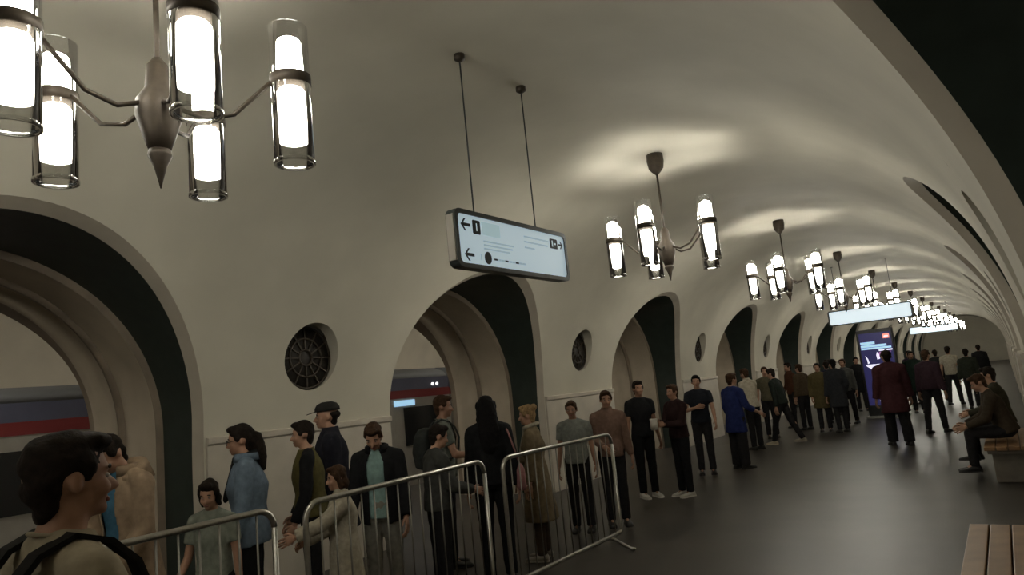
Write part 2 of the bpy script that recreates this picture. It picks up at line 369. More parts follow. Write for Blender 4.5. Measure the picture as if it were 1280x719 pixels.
def hanging_sign(loc, rz, L, H, label, marks, top, panel):
    t = empty('hanging_sign', loc, rz); tag(t, label, 'sign')
    h = L / 2; D = 0.045
    g = Geo(); out = rrect(-h, h, 0, H, 0.06); inn = rrect(-h + 0.035, h - 0.035, 0.035, H - 0.035, 0.04)
    rr = []
    for x, lp in ((-D, inn), (-D, out), (D, out), (D, inn), (-D, inn)): rr.append([(x, u, z) for u, z in lp])
    g.loft(rr, cap=False); obj('frame', flat(g, 'frame'), M_FRAME, t)
    for s_ in (-1, 1):
        g = Geo(); g.loft([[(x, u, z) for u, z in inn] for x in (s_ * (D - 0.012), s_ * (D - 0.03))]); obj('light_panel', flat(g, 'light_panel'), panel, t)
    g = Geo(); g.box((-D + 0.012, -h - 0.012, 0.05), (D - 0.012, -h + 0.002, H - 0.05)); obj('end_plate', flat(g, 'end_plate'), M_TGREY, t)
    zc = top - loc[2]
    for u in (-h + 0.30, h - 0.44):
        g = Geo(); g.tube([(0, u, H - 0.01), (0, u, zc)], 0.007, 6); cb = obj('cable', g, M_FRAME, t)
        g = Geo(); g.lathe([(0.045, zc + 0.02), (0.045, zc - 0.03), (0.015, zc - 0.05)], (0, u, 0), 12); obj('ceiling_cup', g, M_BRONZE, cb)
    if marks:
        x = D - 0.012
        def mk(name, pts, m, xo=0.0): obj(name, flat(plate(pts, x + xo), name), m, t)
        def bar(u0, u1, z0, z1): return [(u0, z0), (u1, z0), (u1, z1), (u0, z1)]
        def arrow(u, z, s_=1):        # arrow pointing towards -u
            q = 0.012
            mk('arrow_mark', [(u, z), (u + 0.045, z + 0.048), (u + 0.062, z + 0.048), (u + 0.03, z + q), (u + 0.115, z + q), (u + 0.115, z - q), (u + 0.03, z - q), (u + 0.062, z - 0.048), (u + 0.045, z - 0.048)], M_INK)
        u0 = -h + 0.075
        arrow(u0, H - 0.115); arrow(u0 + 0.02, 0.105)
        mk('number_square', rrect(u0 + 0.145, u0 + 0.24, H - 0.175, H - 0.065, 0.01, 2), M_INK)
        mk('number_one', bar(u0 + 0.187, u0 + 0.196, H - 0.15, H - 0.09), M_GLYPH, 0.003)
        mk('person_mark', bar(u0 + 0.215, u0 + 0.228, 0.075, 0.12), M_PALE)
        mk('line_circle', [(u0 + 0.31 + 0.045 * math.cos(a), 0.10 + 0.05 * math.sin(a)) for a in np.linspace(0, 2 * PI, 20, endpoint=False)], M_INK)
        mk('print_band', bar(u0 + 0.26, u0 + 0.50, H - 0.17, H - 0.065), M_TEAL)
        for i, (a, b, z) in enumerate(((0.27, 0.68, 0.225), (0.27, 0.62, 0.165), (0.27, 0.66, 0.195), (0.85, 1.24, 0.335), (0.85, 1.0, 0.24), (0.85, 1.22, 0.29))):
            mk('print_line', bar(u0 + a, u0 + b, z, z + 0.012), M_PALE)
        for i in range(9): mk('print_line', bar(u0 + 0.39 + 0.05 * i, u0 + 0.432 + 0.05 * i, 0.09, 0.104), M_PALE if i % 3 else M_INK)
        mk('number_square', rrect(h - 0.28, h - 0.155, H - 0.165, H - 0.075, 0.01, 2), M_INK)
        mk('number_mark', bar(h - 0.25, h - 0.235, H - 0.148, H - 0.092), M_GLYPH, 0.003)
        mk('number_mark', bar(h - 0.215, h - 0.185, H - 0.128, H - 0.112), M_GLYPH, 0.003)
        # small arrow pointing to +u
        z = H - 0.12; u = h - 0.065
        mk('arrow_mark', [(u, z), (u - 0.03, z + 0.035), (u - 0.045, z + 0.035), (u - 0.022, z + 0.009), (u - 0.075, z + 0.009), (u - 0.075, z - 0.009), (u - 0.022, z - 0.009), (u - 0.045, z - 0.035), (u - 0.03, z - 0.035)], M_INK)
    return t
hanging_sign((-0.045, 4.79, 2.68), 0, 1.62, 0.45, 'lit direction sign with black arrows hanging on two thin cables', True, 4.44, M_SIGN)
hanging_sign((0.12, 22.6, 2.66), -PI / 2, 2.2, 0.45, 'blank pale blue lit sign hanging across the hall above the advertising screen', False, 4.44, M_SIGN2)
hanging_sign((-0.2, 50.0, 2.66), -PI / 2, 2.6, 0.45, 'pale lit sign hanging across the far end of the hall', False, 4.44, M_SIGN2)

# ------------------------------------------------------------------ advertising screen
def kiosk():
    t = empty('advertising_screen', (0.27, 21.8, 0)); tag(t, 'dark free standing advertising screen with glowing blue and white picture', 'screen')
    g = Geo(); g.box((-0.46, -0.1, 0.06), (0.46, 0.12, 2.42)); bevel(obj('cabinet', flat(g, 'cabinet'), M_BLACK, t), 0.02)
    g = Geo(); g.box((-0.52, -0.22, 0), (0.52, 0.24, 0.06)); bevel(obj('base', flat(g, 'base'), M_STEEL, t), 0.01)
    scr = mat('screen_navy', (0.01, 0.01, 0.03), 0.2, emis=(0.022, 0.020, 0.075), es=1.0)
    g = Geo(); g.box((-0.40, -0.106, 0.35), (0.40, -0.098, 2.32)); sc = obj('screen', flat(g, 'screen'), scr, t)
    wm = mat('screen_white', (0.5, 0.5, 0.6), 0.4, emis=(0.85, 0.82, 1.0), es=1.1); cm = mat('screen_cyan', (0.3, 0.5, 0.6), 0.4, emis=(0.36, 0.58, 0.80), es=1.0)
    rm = mat('screen_red', (0.6, 0.1, 0.1), 0.4, emis=(0.95, 0.35, 0.25), es=1.0); pm = mat('screen_purple', (0.2, 0.1, 0.2), 0.4, emis=(0.28, 0.10, 0.25), es=1.0)
    def mk(name, pts, m, dy=0.0):
        g = Geo(); g.loft([[(u, -0.106 - dy - d, z) for u, z in pts] for d in (0.0, 0.003)]); obj(name, flat(g, name), m, sc)
    def b(u0, u1, z0, z1, sl=0): return [(u0, z0), (u1, z0 + sl), (u1, z1 + sl), (u0, z1)]
    mk('logo_square', b(0.20, 0.36, 2.14, 2.26), rm); mk('logo_bar', b(0.23, 0.33, 2.18, 2.21), wm, 0.003)
    mk('print_line', b(-0.38, -0.02, 2.01, 2.08), cm); mk('print_line', b(-0.38, 0.26, 1.93, 1.995), cm); mk('print_line', b(-0.38, 0.37, 1.87, 1.92), cm)
    mk('print_line', b(0.05, 0.19, 1.81, 1.845), wm); mk('print_line', b(0.22, 0.39, 1.81, 1.845), wm)
    mk('picture_patch', [(0.0, 1.62), (0.2, 1.68), (0.36, 1.78), (0.05, 1.78)], pm)
    mk('bottle_glint', [(-0.02, 1.58), (0.05, 1.60), (0.04, 1.72), (0.0, 1.79), (-0.03, 1.70)], wm)
    mk('bottle_glint', [(-0.27, 1.48), (-0.23, 1.50), (-0.25, 1.62), (-0.31, 1.71), (-0.28, 1.60)], wm)
    mk('goblet_glint', [(-0.21, 1.20), (-0.18, 1.20), (-0.17, 1.32), (0.02, 1.42), (0.03, 1.46), (-0.33, 1.46), (-0.31, 1.42), (-0.21, 1.34)], wm)
    for x0 in (-0.12, 0.08): mk('stripe_glint', [(x0, 0.45), (x0 + 0.06, 0.45), (x0 + 0.03, 1.0), (x0 - 0.04, 1.0)], wm)
    mk('stripe_glint', b(-0.08, 0.10, 0.66, 0.70), wm)
kiosk()

# ------------------------------------------------------------------ benches
def bench(y0, y1, label):
    t = empty('bench', (2.98, (y0 + y1) / 2, 0)); L = (y1 - y0); tag(t, label, 'bench', 'wooden benches along the pylons')
    for i in range(4):
        g = Geo(); x = -0.25 + 0.128 * i; g.box((x, -L / 2, 0.405), (x + 0.118, L / 2, 0.45)); bevel(obj('slat', flat(g, 'slat'), M_WOOD, t), 0.006)
    g = Geo(); g.box((-0.22, -L / 2 + 0.04, 0.36), (0.25, L / 2 - 0.04, 0.405)); obj('seat_frame', flat(g, 'seat_frame'), M_STONE, t)
    for s_ in (-1, 0, 1):
        g = Geo(); yy = s_ * (L / 2 - 0.22); g.box((-0.18, yy - 0.09, 0), (0.24, yy + 0.09, 0.36)); bevel(obj('support', flat(g, 'support'), M_STONE, t), 0.01)
bench(4.2, 6.26, 'brown wooden slat bench on stone supports with nobody on it')
bench(10.75, 13.0, 'brown wooden slat bench with two dark clothed people sitting on it')

# ------------------------------------------------------------------ crowd barriers
def barrier():
    t = empty('crowd_barrier'); H = 1.17; B = 0.13; L = 1.0; R = 0.11
    P = []
    for cx, cz, a0 in ((L - R, H - R, 0), (-L + R, H - R, 90), (-L + 0.03, B + 0.03, 180), (L - 0.03, B + 0.03, 270)):
        r = R if cz > 0.5 else 0.03
        for i in range(7): a = math.radians(a0 + 15 * i); P.append((0, cx + r * math.cos(a), cz + r * math.sin(a)))
    P.append(P[0]); g = Geo(); g.tube(P, 0.019, 10); obj('frame', g, M_STEEL, t)
    g = Geo(); g.tube([(0, 0, B), (0, 0, H)], 0.0065, 6); mb = g.mesh('bar')
    M_BAR = mat('dull_steel', (0.30, 0.29, 0.26), 0.42, metal=1.0)
    for i in range(15): obj('bar', mb, M_BAR, t, Matrix.Translation((0, -0.875 + 0.125 * i, 0)))
    for y in (-0.75, 0.75):
        g = Geo(); g.tube([(-0.27, y, 0.016), (-0.22, y, 0.022), (-0.04, y, 0.105), (0.04, y, 0.105), (0.22, y, 0.022), (0.27, y, 0.016)], 0.016, 8); f = obj('foot', g, M_STEEL, t)
    return t
b0 = barrier()
for i, (x, y, a, lab) in enumerate(((-0.70, 1.82, 1, 'steel crowd barrier standing beside the man with the backpack'), (-0.66, 3.97, 3, 'steel crowd barrier in front of the girl in the white coat'), (-0.56, 6.06, -1, 'steel crowd barrier in front of the fair haired woman in the beige coat'))):
    o = b0 if i == 0 else copy_tree(b0); o.location = (x, y, 0); o.rotation_euler = (0, 0, math.radians(a)); tag(o, lab, 'barrier', 'steel crowd barriers along the queue')

# ------------------------------------------------------------------ people
def remesh(name, geo, voxel, smooth=4, dec=0.4, disp=0.0, dscale=9.0):
    me = geo.mesh(name); o = bpy.data.objects.new('tmp', me); COL.objects.link(o)
    m = o.modifiers.new('r', 'REMESH'); m.mode = 'VOXEL'; m.voxel_size = voxel; m.use_smooth_shade = True
    m = o.modifiers.new('s', 'SMOOTH'); m.factor = 0.5; m.iterations = smooth
    if dec < 1: m = o.modifiers.new('d', 'DECIMATE'); m.ratio = dec
    dg = bpy.context.evaluated_depsgraph_get(); out = bpy.data.meshes.new_from_object(o.evaluated_get(dg)); out.name = name
    bpy.data.objects.remove(o); bpy.data.meshes.remove(me)
    if disp:
        n = len(out.vertices); co = np.empty(n * 3); out.vertices.foreach_get('co', co); co = co.reshape(-1, 3)
        nr = np.empty(n * 3); out.vertices.foreach_get('normal', nr); nr = nr.reshape(-1, 3); k = dscale
        f = np.sin(co[:, 0] * k * 2.1 + co[:, 2] * k * 1.3) * np.sin(co[:, 1] * k * 1.9 - co[:, 2] * k * 0.8) + 0.6 * np.sin(co[:, 2] * k * 3.3 + co[:, 0] * k * 1.2 + co[:, 1] * k)
        out.vertices.foreach_set('co', (co + nr * (f * disp)[:, None]).ravel()); out.update()
    out.shade_smooth(); return out
def append_geo(me, geo):
    """add extra shapes (the hands) to a finished body mesh, so the body stays one mesh"""
    bm = bmesh.new(); bm.from_mesh(me); vs = [bm.verts.new(p) for p in geo.v]
    for f in geo.f:
        try: fc = bm.faces.new([vs[i] for i in f]); fc.smooth = True
        except ValueError: pass
    bm.to_mesh(me); bm.free()
RX = lambda a: Matrix.Rotation(math.radians(a), 3, 'X')
RY = lambda a: Matrix.Rotation(math.radians(a), 3, 'Y')
RZ = lambda a: Matrix.Rotation(math.radians(a), 3, 'Z')
SKINS = {'light': (0.42, 0.24, 0.16), 'tan': (0.33, 0.18, 0.115), 'brown': (0.24, 0.125, 0.075)}
HAIRS = {'dark': (0.016, 0.011, 0.008), 'black': (0.007, 0.006, 0.006), 'brown': (0.05, 0.026, 0.014), 'fair': (0.30, 0.20, 0.10), 'grey': (0.16, 0.15, 0.14)}
_eye = Geo(); _eye.ell((0, 0, 0), (0.0115, 0.009, 0.0065), n=10, m=6); ME_EYE = _eye.mesh('eye')
_iris = Geo(); _iris.ell((0, 0.005, 0), (0.0055, 0.0045, 0.0055), n=8, m=6); ME_IRIS = _iris.mesh('iris')
_brow = Geo(); _brow.tube([(-0.019, -0.004, -0.002), (0, 0.002, 0.003), (0.019, -0.006, -0.001)], 0.0042, 6); ME_BROW = _brow.mesh('eyebrow')
_lip = Geo(); _lip.ell((0, 0, 0), (0.023, 0.008, 0.009), n=12, m=6); ME_LIP = _lip.mesh('mouth')

def person(x, y, h, face, label, top=('tee', 'grey', (0.2, 0.2, 0.2)), bottom=('trousers', 'dark', (0.02, 0.02, 0.024)), shoes=('black', (0.015, 0.014, 0.013)),
           hair=('short', 'dark'), skin='light', female=False, lean=2, head=(0, 0), larm=(0, 8, 10, 0), rarm=(0, 8, 10, 0), lleg=(0, 0), rleg=(0, 0),
           build=1.0, vox=0.012, inner=None, extras=(), group=None, sit=None, cat='person'):
    s = h / 1.73
    root = empty('person', (x, y, 0), math.radians(face)); root.scale = (s * build, s * build, s)
    tag(root, label, cat, group)
    msk = mat('skin_' + skin, SKINS[skin], 0.55, noise=0.08, scale=14, spec=0.35)
    T = RX(-lean)
    P = Vector((0, 0, 0.95)); U = T @ Vector((0, 0, 1)); Xv = Vector((1, 0, 0)); Fv = T @ Vector((0, 1, 0))
    shw = 0.158 if female else 0.178; hipw = 0.088 if female else 0.085
    # legs
    legs = {}
    for sd, (tp, kb) in ((-1, lleg), (1, rleg)):
        hip = P + Vector((sd * hipw, 0, -0.03)); kn = hip + RX(tp) @ Vector((sd * 0.01, 0, -0.42)); an = kn + RX(tp - kb) @ Vector((0, 0, -0.42)); legs[sd] = [hip, kn, an]
    dz = 0.085 - min(legs[-1][2].z, legs[1][2].z)
    if sit is not None: dz = sit / s - 0.86
    off = Vector((0, 0, dz)); P = P + off
    for sd in legs: legs[sd] = [q + off for q in legs[sd]]
    lift = {sd: legs[sd][2].z - 0.085 for sd in legs}
    at = lambda u, f=0.0, xx=0.0: P + U * u + Fv * f + Xv * xx
    N = at(0.525, -0.012)
    Hd = T @ RZ(head[1]) @ RX(-head[0]); H0 = N + U * 0.014 + Fv * 0.016
    hp = lambda a, b, c: H0 + Hd @ Vector((a, b, c)) * 1.0
    # arms
    arms = {}
    for sd, (pt, ab, el, tw) in ((-1, larm), (1, rarm)):
        sh = at(0.437, -0.01, sd * shw); A = T @ RY(-sd * ab) @ RX(pt); e = sh + A @ Vector((0, 0, -0.29))
        F = A @ RZ(sd * tw) @ RX(el); wri = e + F @ Vector((0, 0, -0.25)); arms[sd] = (sh, e, wri, F, A)
    # ---- body
    g = Geo()
    wst = 0.118 if female else 0.132; hp_w = 0.165 if female else 0.152; ch = 0.142 if female else 0.158
    rows = [(-0.09, 0.10, 0.085, 0), (-0.04, hp_w, 0.11, -0.005), (0.04, hp_w, 0.112, -0.005), (0.15, wst, 0.092, 0.0), (0.30, ch, 0.11, 0.0), (0.40, ch * 0.95, 0.095, -0.005), (0.45, ch * 0.72, 0.072, -0.01), (0.495, 0.075, 0.056, -0.012), (0.53, 0.055, 0.052, -0.012)]
    g.loft([g.ering(at(u, f), Xv, Fv, rx, ry, 18) for u, rx, ry, f in rows])
    if female:
        for sd in (-1, 1): g.ell(at(0.31, 0.075, sd * 0.065), (0.055, 0.05, 0.055))
    g.cone(N - U * 0.04, H0 + Hd @ Vector((0, 0.0, 0.05)), 0.056, 0.052)
    g.ell(hp(0, -0.006, 0.138), (0.073, 0.093, 0.092), Hd); g.ell(hp(0, 0.032, 0.072), (0.054, 0.058, 0.064), Hd); g.ell(hp(0, 0.070, 0.034), (0.026, 0.024, 0.022), Hd)
    g.ell(hp(0, 0.066, 0.137), (0.056, 0.024, 0.016), Hd)
    g.cone(hp(0, 0.086, 0.118), hp(0, 0.108, 0.086), 0.009, 0.0145, 10); g.ell(hp(0, 0.094, 0.082), (0.019, 0.014, 0.010), Hd)
    for sd in (-1, 1):
        g.ell(hp(sd * 0.036, 0.060, 0.088), (0.026, 0.026, 0.026), Hd); g.ell(hp(sd * 0.076, -0.008, 0.103), (0.010, 0.017, 0.028), Hd)
        sh, e, wri, F, A = arms[sd]
        g.ell(sh - U * 0.018, (0.050, 0.052, 0.054)); g.cone(at(0.49, -0.02, sd * 0.035), sh, 0.042, 0.044); g.cone(sh, e, 0.046, 0.038); g.cone(e, wri, 0.040, 0.027)
        hip, kn, an = legs[sd]
        g.cone(hip, kn, 0.078, 0.046); g.cone(kn, an, 0.046, 0.033); g.ell(kn.lerp(an, 0.3) - Fv * 0.010, (0.046, 0.048, 0.10)); g.cone(an, an + Vector((0, 0.09, -0.05)), 0.030, 0.022)
    me = remesh('body', g, vox, smooth=3, dec=0.45)
    hg = Geo()                                     # hands: palm, four fingers of different length, thumb
    for sd in (-1, 1):
        sh, e, wri, F, A = arms[sd]; w = lambda a, b, c: wri + F @ Vector((a * sd, b, c))
        R = [(0.0, 0.024, 0.020), (-0.03, 0.034, 0.016), (-0.07, 0.042, 0.015), (-0.092, 0.040, 0.012)]
        hg.loft([hg.ering(w(0, 0, c), F @ Vector((0, 1, 0)), F @ Vector((1, 0, 0)), ry, rx, 12) for c, ry, rx in R])
        for i, (b, L1) in enumerate(((0.031, 0.040), (0.0105, 0.045), (-0.0105, 0.042), (-0.031, 0.032))):
            p0 = w(0, b, -0.086); p1 = w(-0.008, b * 1.1, -0.092 - L1 * 0.9); p2 = w(-0.026, b * 1.1, -0.092 - L1 * 1.55); p3 = w(-0.045, b * 1.08, -0.092 - L1 * 1.75)
            hg.cone(p0, p1, 0.0095, 0.0088, 8); hg.cone(p1, p2, 0.0088, 0.008, 8); hg.cone(p2, p3, 0.008, 0.0068, 8)
        t0 = w(-0.004, 0.026, -0.022); t1 = w(-0.016, 0.055, -0.055); t2 = w(-0.026, 0.060, -0.088); hg.cone(t0, t1, 0.014, 0.0105, 8); hg.cone(t1, t2, 0.0105, 0.008, 8)
    append_geo(me, hg)
    body = obj('body', me, msk, root)
    # ---- face
    Hm = Matrix.Translation(H0) @ Hd.to_4x4()
    mhair = mat('hair_' + hair[1], HAIRS[hair[1]], 0.8, noise=0.35, scale=45, spec=0.15, bump=0.6)
    for sd in (-1, 1):
        ey = obj('eye', ME_EYE, mat('eye_white', (0.36, 0.33, 0.30), 0.4), root, Hm @ Matrix.Translation((sd * 0.030, 0.0755, 0.117)))
        obj('iris', ME_IRIS, mat('iris_dark', (0.02, 0.012, 0.008), 0.2), ey)
        ob = obj('eyebrow', ME_BROW, None, root, Hm @ Matrix.Translation((sd * 0.030, 0.0825, 0.139)))
        if not ME_BROW.materials: ME_BROW.materials.append(mat('brow_dark', (0.025, 0.016, 0.011), 0.7))
    obj('mouth', ME_LIP, mat('lip', (0.30, 0.11, 0.09), 0.45), root, Hm @ Matrix.Translation((0, 0.087, 0.054)))
    # ---- hair
    kind = hair[0]; g = Geo()
    if kind != 'cap':
        g.ell(hp(0, -0.016, 0.157), (0.080, 0.092, 0.086), Hd); g.ell(hp(0, -0.050, 0.105), (0.068, 0.050, 0.060), Hd); g.ell(hp(0, -0.045, 0.05), (0.050, 0.030, 0.045), Hd)
        g.ell(hp(0, 0.048, 0.205), (0.062, 0.045, 0.030), Hd)
        for sd in (-1, 1): g.ell(hp(sd * 0.071, 0.018, 0.145), (0.014, 0.024, 0.042), Hd)
    else:
        g.ell(hp(0, -0.035, 0.125), (0.076, 0.080, 0.055), Hd); g.ell(hp(0, -0.045, 0.07), (0.055, 0.035, 0.05), Hd)
    if kind == 'long':
        g.loft([g.ering(hp(0, b, c), Hd @ Xv, Hd @ Vector((0, 1, 0)), rx, ry, 14) for b, c, rx, ry in ((-0.04, 0.18, 0.075, 0.06), (-0.05, 0.10, 0.092, 0.06), (-0.07, 0.0, 0.10, 0.055), (-0.105, -0.12, 0.105, 0.045), (-0.125, -0.25, 0.09, 0.035), (-0.125, -0.32, 0.05, 0.02))])
        for sd in (-1, 1): g.cone(hp(sd * 0.076, 0.02, 0.16), hp(sd * 0.085, -0.01, -0.02), 0.026, 0.022)
    if kind == 'bob':
        for sd in (-1, 1): g.cone(hp(sd * 0.070, 0.01, 0.16), hp(sd * 0.074, -0.01, 0.03), 0.026, 0.024)
        g.ell(hp(0, -0.06, 0.06), (0.082, 0.05, 0.075), Hd)
    if kind == 'ponytail':
        g.ell(hp(0, -0.115, 0.13), (0.03, 0.03, 0.03), Hd); g.cone(hp(0, -0.125, 0.12), hp(0, -0.125, -0.02), 0.034, 0.045); g.cone(hp(0, -0.125, -0.02), hp(0, -0.12, -0.14), 0.045, 0.02)
    if kind == 'bun': g.ell(hp(0, -0.09, 0.19), (0.045, 0.045, 0.042), Hd)
    obj('hair', remesh('hair', g, min(vox, 0.011), smooth=2, dec=0.6, disp=0.0035, dscale=30), mhair, root)
    if kind == 'beard' or 'beard' in extras:
        g = Geo(); g.ell(hp(0, 0.048, 0.036), (0.052, 0.048, 0.030), Hd)
        for sd in (-1, 1): g.cone(hp(sd * 0.050, 0.045, 0.05), hp(sd * 0.066, 0.012, 0.11), 0.016, 0.010)
        obj('beard', remesh('beard', g, 0.008, 2, 0.6), mhair, root)
    if kind == 'cap' or 'cap' in extras:
        g = Geo(); g.loft([g.ering(hp(0, -0.008, c), Hd @ Xv, Hd @ Vector((0, 1, 0)), rx, ry, 20) for c, rx, ry in ((0.165, 0.086, 0.106), (0.20, 0.084, 0.102), (0.232, 0.066, 0.082), (0.25, 0.03, 0.04))])
        cp = obj('cap', g, cloth('cap', (0.03, 0.028, 0.026)), root)
        g = Geo(); pts = [(0.072 * math.cos(a), 0.06 + 0.105 * math.sin(a)) for a in np.linspace(0, PI, 14)]
        g.loft([[hp(a, b, 0.170 - 0.25 * max(0, b - 0.08) + d) for a, b in pts] for d in (0, 0.006)]); obj('visor', g, cloth('cap', (0.03, 0.028, 0.026)), cp)
    if 'glasses' in extras:
        g = Geo()
        for sd in (-1, 1):
            g.tube([hp(sd * 0.032 + 0.024 * math.cos(a), 0.100, 0.115 + 0.020 * math.sin(a)) for a in np.linspace(0, 2 * PI, 17)], 0.0022, 6); g.tube([hp(sd * 0.056, 0.098, 0.12), hp(sd * 0.08, 0.02, 0.12), hp(sd * 0.08, -0.02, 0.112)], 0.0022, 6)
        g.tube([hp(-0.009, 0.101, 0.118), hp(0.009, 0.101, 0.118)], 0.0022, 6); obj('glasses', g, M_BLACK, root)
    # ---- bottom
    bk, bn, bc = bottom; g = Geo(); infl = 0.014
    g.loft([g.ering(at(u), Xv, Fv, rx, ry, 18) for u, rx, ry in ((-0.10, hp_w * 0.8, 0.10), (-0.03, hp_w + 0.014, 0.125), (0.05, hp_w + 0.012, 0.124), (0.12, wst + 0.022, 0.108))])
    for sd in (-1, 1):
        hip, kn, an = legs[sd]
        if bk in ('trousers', 'wide'):
            wd = 0.025 if bk == 'wide' else 0.0
            g.cone(hip, kn, 0.098, 0.071 + wd * 0.6); g.cone(kn, an + (an - kn).normalized() * 0.015, 0.071 + wd * 0.6, 0.058 + wd, round_b=False)
        elif bk == 'shorts':
            g.cone(hip, kn, 0.10, 0.088, round_b=False)
        elif bk == 'skirt':
            g.cone(hip, hip.lerp(kn, 0.95), 0.10, 0.13, round_b=False)
    obj(bk if bk != 'wide' else 'trousers', remesh('trousers', g, max(vox, 0.012), smooth=4, dec=0.4, disp=0.0035, dscale=11), cloth(bn, bc), root)
    # ---- shoes
    msh = mat('shoe_' + shoes[0], shoes[1], 0.5, noise=0.1); msole = mat('sole_' + shoes[0], tuple(min(1, c * 1.3 + 0.01) for c in shoes[1]), 0.7)
    for sd in (-1, 1):
        an = legs[sd][2]; z0 = lift[sd]; g = Geo(); q = lambda a, b, c: Vector((an.x + sd * 0.008 + a, an.y + b, z0 + c))
        prof = [(-0.075, 0.026, 0.05), (-0.06, 0.036, 0.085), (-0.02, 0.039, 0.095), (0.03, 0.040, 0.085), (0.08, 0.045, 0.062), (0.13, 0.047, 0.05), (0.17, 0.040, 0.042), (0.195, 0.020, 0.032)]
        R = []
        for b, wd, tp in prof: R.append([q(wd, b, 0.018), q(wd * 1.02, b, 0.018 + (tp - 0.018) * 0.45), q(wd * 0.75, b, 0.018 + (tp - 0.018) * 0.85), q(0, b, tp), q(-wd * 0.75, b, 0.018 + (tp - 0.018) * 0.85), q(-wd * 1.02, b, 0.018 + (tp - 0.018) * 0.45), q(-wd, b, 0.018)])
        g.loft(R); so = obj('shoe', g, msh, root)
        g = Geo(); R = []
        for b, wd, tp in prof: w2 = wd + 0.004; R.append([q(w2, b * 1.02, 0.0), q(w2, b * 1.02, 0.02), q(-w2, b * 1.02, 0.02), q(-w2, b * 1.02, 0.0)])
        g.loft(R); obj('sole', flat(g, 'sole'), msole, so)
    # ---- top
    def torso_rows(ex, hem, flare=0.0):
        r = [(0.455, ch * 0.74 + ex, 0.082 + ex), (0.40, ch + 0.006 + ex, 0.106 + ex), (0.30, ch + 0.012 + ex, 0.122 + ex + (0.018 if female else 0)), (0.15, wst + 0.022 + ex, 0.110 + ex), (0.04, hp_w + 0.014 + ex, 0.126 + ex)]
        if hem < 0.0: r += [(hem * 0.5, hp_w + 0.018 + ex + flare * 0.5, 0.132 + ex + flare * 0.5), (hem, hp_w + 0.016 + ex + flare, 0.132 + ex + flare)]
        return [(0.525, 0.066 + ex * 0.3, 0.062 + ex * 0.3), (0.495, 0.088 + ex * 0.5, 0.070 + ex * 0.5)] + r
    def sleeves(g, ex, frac):
        for sd in (-1, 1):
            sh, e, wri, F, A = arms[sd]
            g.ell(sh - U * 0.02, (0.057 + ex, 0.061 + ex, 0.061 + ex)); g.cone(at(0.485, -0.02, sd * 0.04), sh, 0.050 + ex, 0.052 + ex)
            if frac <= 1.0: g.cone(sh, sh.lerp(e, frac), 0.056 + ex, 0.058 + ex, round_b=False)
            else:
                g.cone(sh, e, 0.055 + ex, 0.050 + ex); g.cone(e, e.lerp(wri, min(1.0, (frac - 1))), 0.050 + ex, 0.040 + ex, round_b=False)
    tk, tn, tcol = top
    def shell(hem, ex, gap, flare=0.0, n=22):
        """open fronted coat body with real thickness"""
        rows = torso_rows(ex, hem, flare); g = Geo(); R = []
        for (u, rx, ry) in rows:
            ou = []; inn = []
            for j in range(n + 1):
                an = math.radians(90 + gap + (360 - 2 * gap) * j / n); c, sn = math.cos(an), math.sin(an)
                ou.append(at(u) + Xv * (rx * c) + Fv * (ry * sn)); inn.append(at(u) + Xv * ((rx - 0.012) * c) + Fv * ((ry - 0.012) * sn))
            R.append(ou + inn[::-1])
        g.loft(R); return g
    if tk in ('tee', 'shirt', 'sweater', 'dress', 'coat', 'tunic', 'vest'):
        hem = {'tee': -0.06, 'shirt': -0.08, 'sweater': -0.06, 'dress': -0.52, 'coat': -0.36, 'tunic': -0.30, 'vest': -0.05}[tk]
        ex = {'tee': 0.004, 'shirt': 0.006, 'sweater': 0.014, 'dress': 0.006, 'coat': 0.022, 'tunic': 0.010, 'vest': 0.020}[tk]
        fr = {'tee': 0.62, 'shirt': 1.95, 'sweater': 1.95, 'dress': 1.9, 'coat': 1.98, 'tunic': 1.6, 'vest': 0.12}[tk]
        flare = {'dress': 0.06, 'coat': 0.03, 'tunic': 0.02}.get(tk, 0.0)
        g = Geo(); g.loft([g.ering(at(u), Xv, Fv, rx, ry, 20) for u, rx, ry in torso_rows(ex, hem, flare)])
        if tk != 'vest': sleeves(g, ex, fr)
        tp = obj({'tee': 't_shirt', 'vest': 'vest'}.get(tk, tk), remesh(tk, g, max(vox, 0.011), smooth=4, dec=0.4, disp=0.004, dscale=8), cloth(tn, tcol), root)
        if tk in ('shirt', 'coat'):
            g = Geo(); g.loft([g.ering(N + U * z, Xv, Fv, r, r * 0.95, 20) for r, z in ((0.078, -0.02), (0.072, 0.03), (0.066, 0.03), (0.066, -0.02), (0.078, -0.02))], cap=False); obj('collar', g, cloth(tn, tcol), tp)
        else:
            g = Geo(); g.tube([N + U * (-0.006) + Xv * (0.063 * math.cos(a)) + Fv * (0.060 * math.sin(a)) - U * (0.012 * math.sin(a)) for a in np.linspace(0, 2 * PI, 25)], 0.006, 6); obj('neckband', g, cloth(tn, tcol), tp)
    if tk in ('jacket', 'open_coat'):
        inn_n, inn_c = inner
        g = Geo(); g.loft([g.ering(at(u), Xv, Fv, rx, ry, 20) for u, rx, ry in torso_rows(0.0, -0.07)]); obj('t_shirt', remesh('tee', g, max(vox, 0.011), 3, 0.4, 0.003), cloth(inn_n, inn_c), root)
        g = shell(-0.12 if tk == 'jacket' else -0.36, 0.022, 24, 0.0 if tk == 'jacket' else 0.03); sleeves(g, 0.014, 1.97)
        tp = obj('jacket', remesh('jacket', g, 0.011, 4, 0.5, 0.0015, 5), cloth(tn, tcol), root)
        g = Geo()
        R = []
